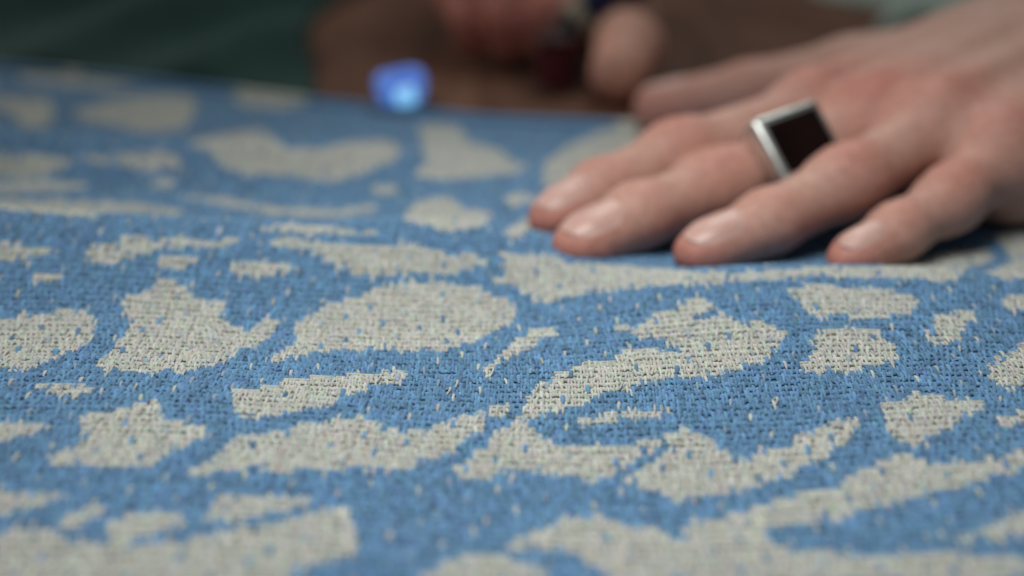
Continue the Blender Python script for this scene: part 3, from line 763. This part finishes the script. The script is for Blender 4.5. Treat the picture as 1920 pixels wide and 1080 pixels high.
# blue lamp
def lamp():
    c = Vector((-.0366, .452, -.0015))
    root = tag(empty('indicator_lamp', c), 'small glowing blue dome lamp just beyond the edge of the cloth', 'lamp')
    inv = Matrix.Translation(-c)
    b = lathe('base', [(.0115, 0), (.012, .001), (.012, .003), (.0112, .0035)], plain('black_plastic', (.02, .02, .025), .4), None, c)
    m, nt, bs = mat('blue_lens')
    lw = N(nt, 'ShaderNodeLayerWeight'); tc = N(nt, 'ShaderNodeTexCoord'); gr = N(nt, 'ShaderNodeTexNoise'); gr.inputs['Scale'].default_value = 90
    nt.links.new(tc.outputs['Object'], gr.inputs[0])
    r = ramp(nt, gr.outputs[0], [(.35, (.11, .22, .68)), (.65, (.13, .32, .84))]); nt.links.new(r.outputs[0], bs.inputs['Emission Color'])
    bs.inputs['Base Color'].default_value = (.03, .08, .4, 1); bs.inputs['Emission Strength'].default_value = .6; bs.inputs['Roughness'].default_value = .2
    cc = np.array(c); ex = unit([.93, .30, .12]); ey = unit(np.cross([0, 0, 1], ex)); ez = np.cross(ex, ey)
    d = bevbox('lens', cc+A3(0, 0, 9.0), ex, ey, ez, .0092, .0060, .0064, m, None, .0050, .80)
    m2, nt2, b2 = mat('lit_diode'); b2.inputs['Emission Color'].default_value = (.12, .55, 1, 1); b2.inputs['Emission Strength'].default_value = .75
    led = bevbox('diode', cc+A3(1.8, -5.8, 7.5), ex, ey, ez, .0034, .0015, .0030, m2, None, .0012)
    for o in (b, d, led): o.parent = root; o.matrix_parent_inverse = inv
lamp()

# the other hand, far out of focus, closed round a pen
def far_hand():
    G = Field((-.075, .43, -.001), (.10, .70, .10), .0015)
    F = G.new(); f = G.new()
    thumb = [A3(36,462,10.5), A3(41,484,15), A3(40,515,19), A3(26,560,32)]
    for a, b, ra, rb in zip(thumb, thumb[1:], (.0100, .0115, .0125), (.0115, .0125, .0160)): G.cone(f, a, b, ra, rb, .004)
    curls = [([A3(16,520,14), A3(19,514,26), A3(8,530,40), A3(-12,575,46)], .0100),
             ([A3(3,524,12), A3(5,517,23), A3(-7,533,37), A3(-24,580,43)], .0102),
             ([A3(-11,530,10), A3(-10,525,20), A3(-21,540,33), A3(-35,587,39)], .0096),
             ([A3(-24,540,9), A3(-24,536,17), A3(-34,552,28), A3(-46,594,34)], .0086)]
    curls = [([q+A3(9, -4, 0) for q in J], r) for J, r in curls]
    for J, r in curls:
        g = G.new()
        for i in range(3): G.cone(g, J[i], J[i+1], r*(.85+.07*i), r*(.92+.07*i), .003)
        f = np.minimum(f, g)
    for J, r in curls: G.cone(F, J[3], A3(-8, 655, 46)+(J[3]-A3(-20,585,46))*.6, .012, .016, .012)
    G.cone(F, thumb[3], A3(0,640,46), .016, .018, .012)
    G.cone(F, A3(-6,645,46), A3(0,698,50), .024, .026, .014)
    F = smin(F, f, .006)
    V, Q = G.mesh(F)
    red = .25*np.ones(len(V))
    for J, r in curls: red = np.maximum(red, .9*np.exp(-((V-J[1])**2).sum(1)/.022**2))
    red *= np.clip((.03-(V[:, 0]-.008))/.02, .0, 1)
    o = np_mesh('hand', V, Q, M_skin2); set_float(o, red, 'Red')
    md = o.modifiers.new('smooth', 'SMOOTH'); md.factor = .5; md.iterations = 3
    tag(o, 'ruddy hand of another person curled round a navy pen beyond the cloth', 'hand')
    return o
far_hand()
def rod(name, a, b, prof, material, parent, seg=24):
    a = Vector(a); d = Vector(b)-a; L = d.length; Rm = d.to_track_quat('Z', 'Y').to_matrix()
    return lathe(name, [(r, t*L) for t, r in prof], material, parent, a, seg, Rm)
def pen():
    a, b = A3(12,497,14), A3(54,503,44)
    root = tag(empty('marker_pen', a), 'navy blue marker pen with a cream collar held by the far hand', 'pen'); inv = Matrix.Translation(-Vector(a))
    bl = rod('barrel', a+(b-a)*.35, b, [(0, .0070), (.03, .0080), (.95, .0080), (1, .0065)], plain('navy_plastic', (.008, .014, .060), .45), None)
    co = rod('collar', a+(b-a)*.24, a+(b-a)*.35, [(0, .0062), (.1, .0072), (.9, .0072), (1, .0068)], plain('cream_plastic', (.38, .34, .25), .5), None)
    ti = rod('tip', a, a+(b-a)*.24, [(0, .0008), (.3, .0025), (.95, .0058), (1, .0058)], plain('dark_tip', (.02, .02, .03), .5), None)
    for o in (bl, co, ti): o.parent = root; o.matrix_parent_inverse = inv
pen()
def spool():
    c = Vector((.0155, .488, -.0015))
    root = tag(empty('thread_spool', c), 'dark red thread spool standing beside the far hand', 'spool'); inv = Matrix.Translation(-c)
    fl = plain('spool_plastic', (.05, .02, .02), .5); th = plain('red_thread', (.085, .008, .012), .8, 0, 900, .4, .0002)
    P = [lathe('flange', [(.0075, 0), (.008, .0004), (.008, .0016), (.0075, .002)], fl, None, c),
         lathe('thread', [(.0055, .002)]+[(.0064+.0003*(k % 2), .002+.016*k/24) for k in range(25)]+[(.0055, .018)], th, None, c),
         lathe('flange', [(.0075, .018), (.008, .0184), (.008, .0196), (.0075, .020)], fl, None, c)]
    for o in P: o.parent = root; o.matrix_parent_inverse = inv
spool()
def card():
    c = (.018, .715)
    V = []; nu, nv = 14, 10
    for k in (0, 1):
        for i in range(nu):
            for j in range(nv):
                x = -.028+.056*i/(nu-1); y = -.02+.04*j/(nv-1)
                V.append((c[0]+x+.2*y, c[1]+y-.15*x, -.0012+.006*(j/(nv-1))**2+.0010*math.sin(i*.6)**2-.0004*k+.0004))
    n = nu*nv; Q = grid_quads(nu, nv); Q = np.vstack([Q, (Q+n)[:, ::-1]])
    tag(np_mesh('paper_slip', V, Q, plain('white_paper', (.62, .64, .68), .7)), 'small white paper slip lying behind the far hand', 'paper')
card()
# a dark lint speck on the blue ground
c = on_cloth(1190, 588)
V = []; Fc = []
import bmesh
bm = bmesh.new(); bmesh.ops.create_icosphere(bm, subdivisions=2, radius=.00045)
for v in bm.verts: v.co *= 1+random.uniform(-.3, .3); v.co.z *= .7; v.co += Vector(c)+Vector((0, 0, .0006))
me = bpy.data.meshes.new('lint_speck'); bm.to_mesh(me); bm.free(); me.materials.append(plain('black_lint', (.02, .02, .022), .9))
o = bpy.data.objects.new('lint_speck', me); COL.objects.link(o); tag(o, 'tiny black lint speck caught on the blue weave', 'lint')

S.render.engine = 'CYCLES'
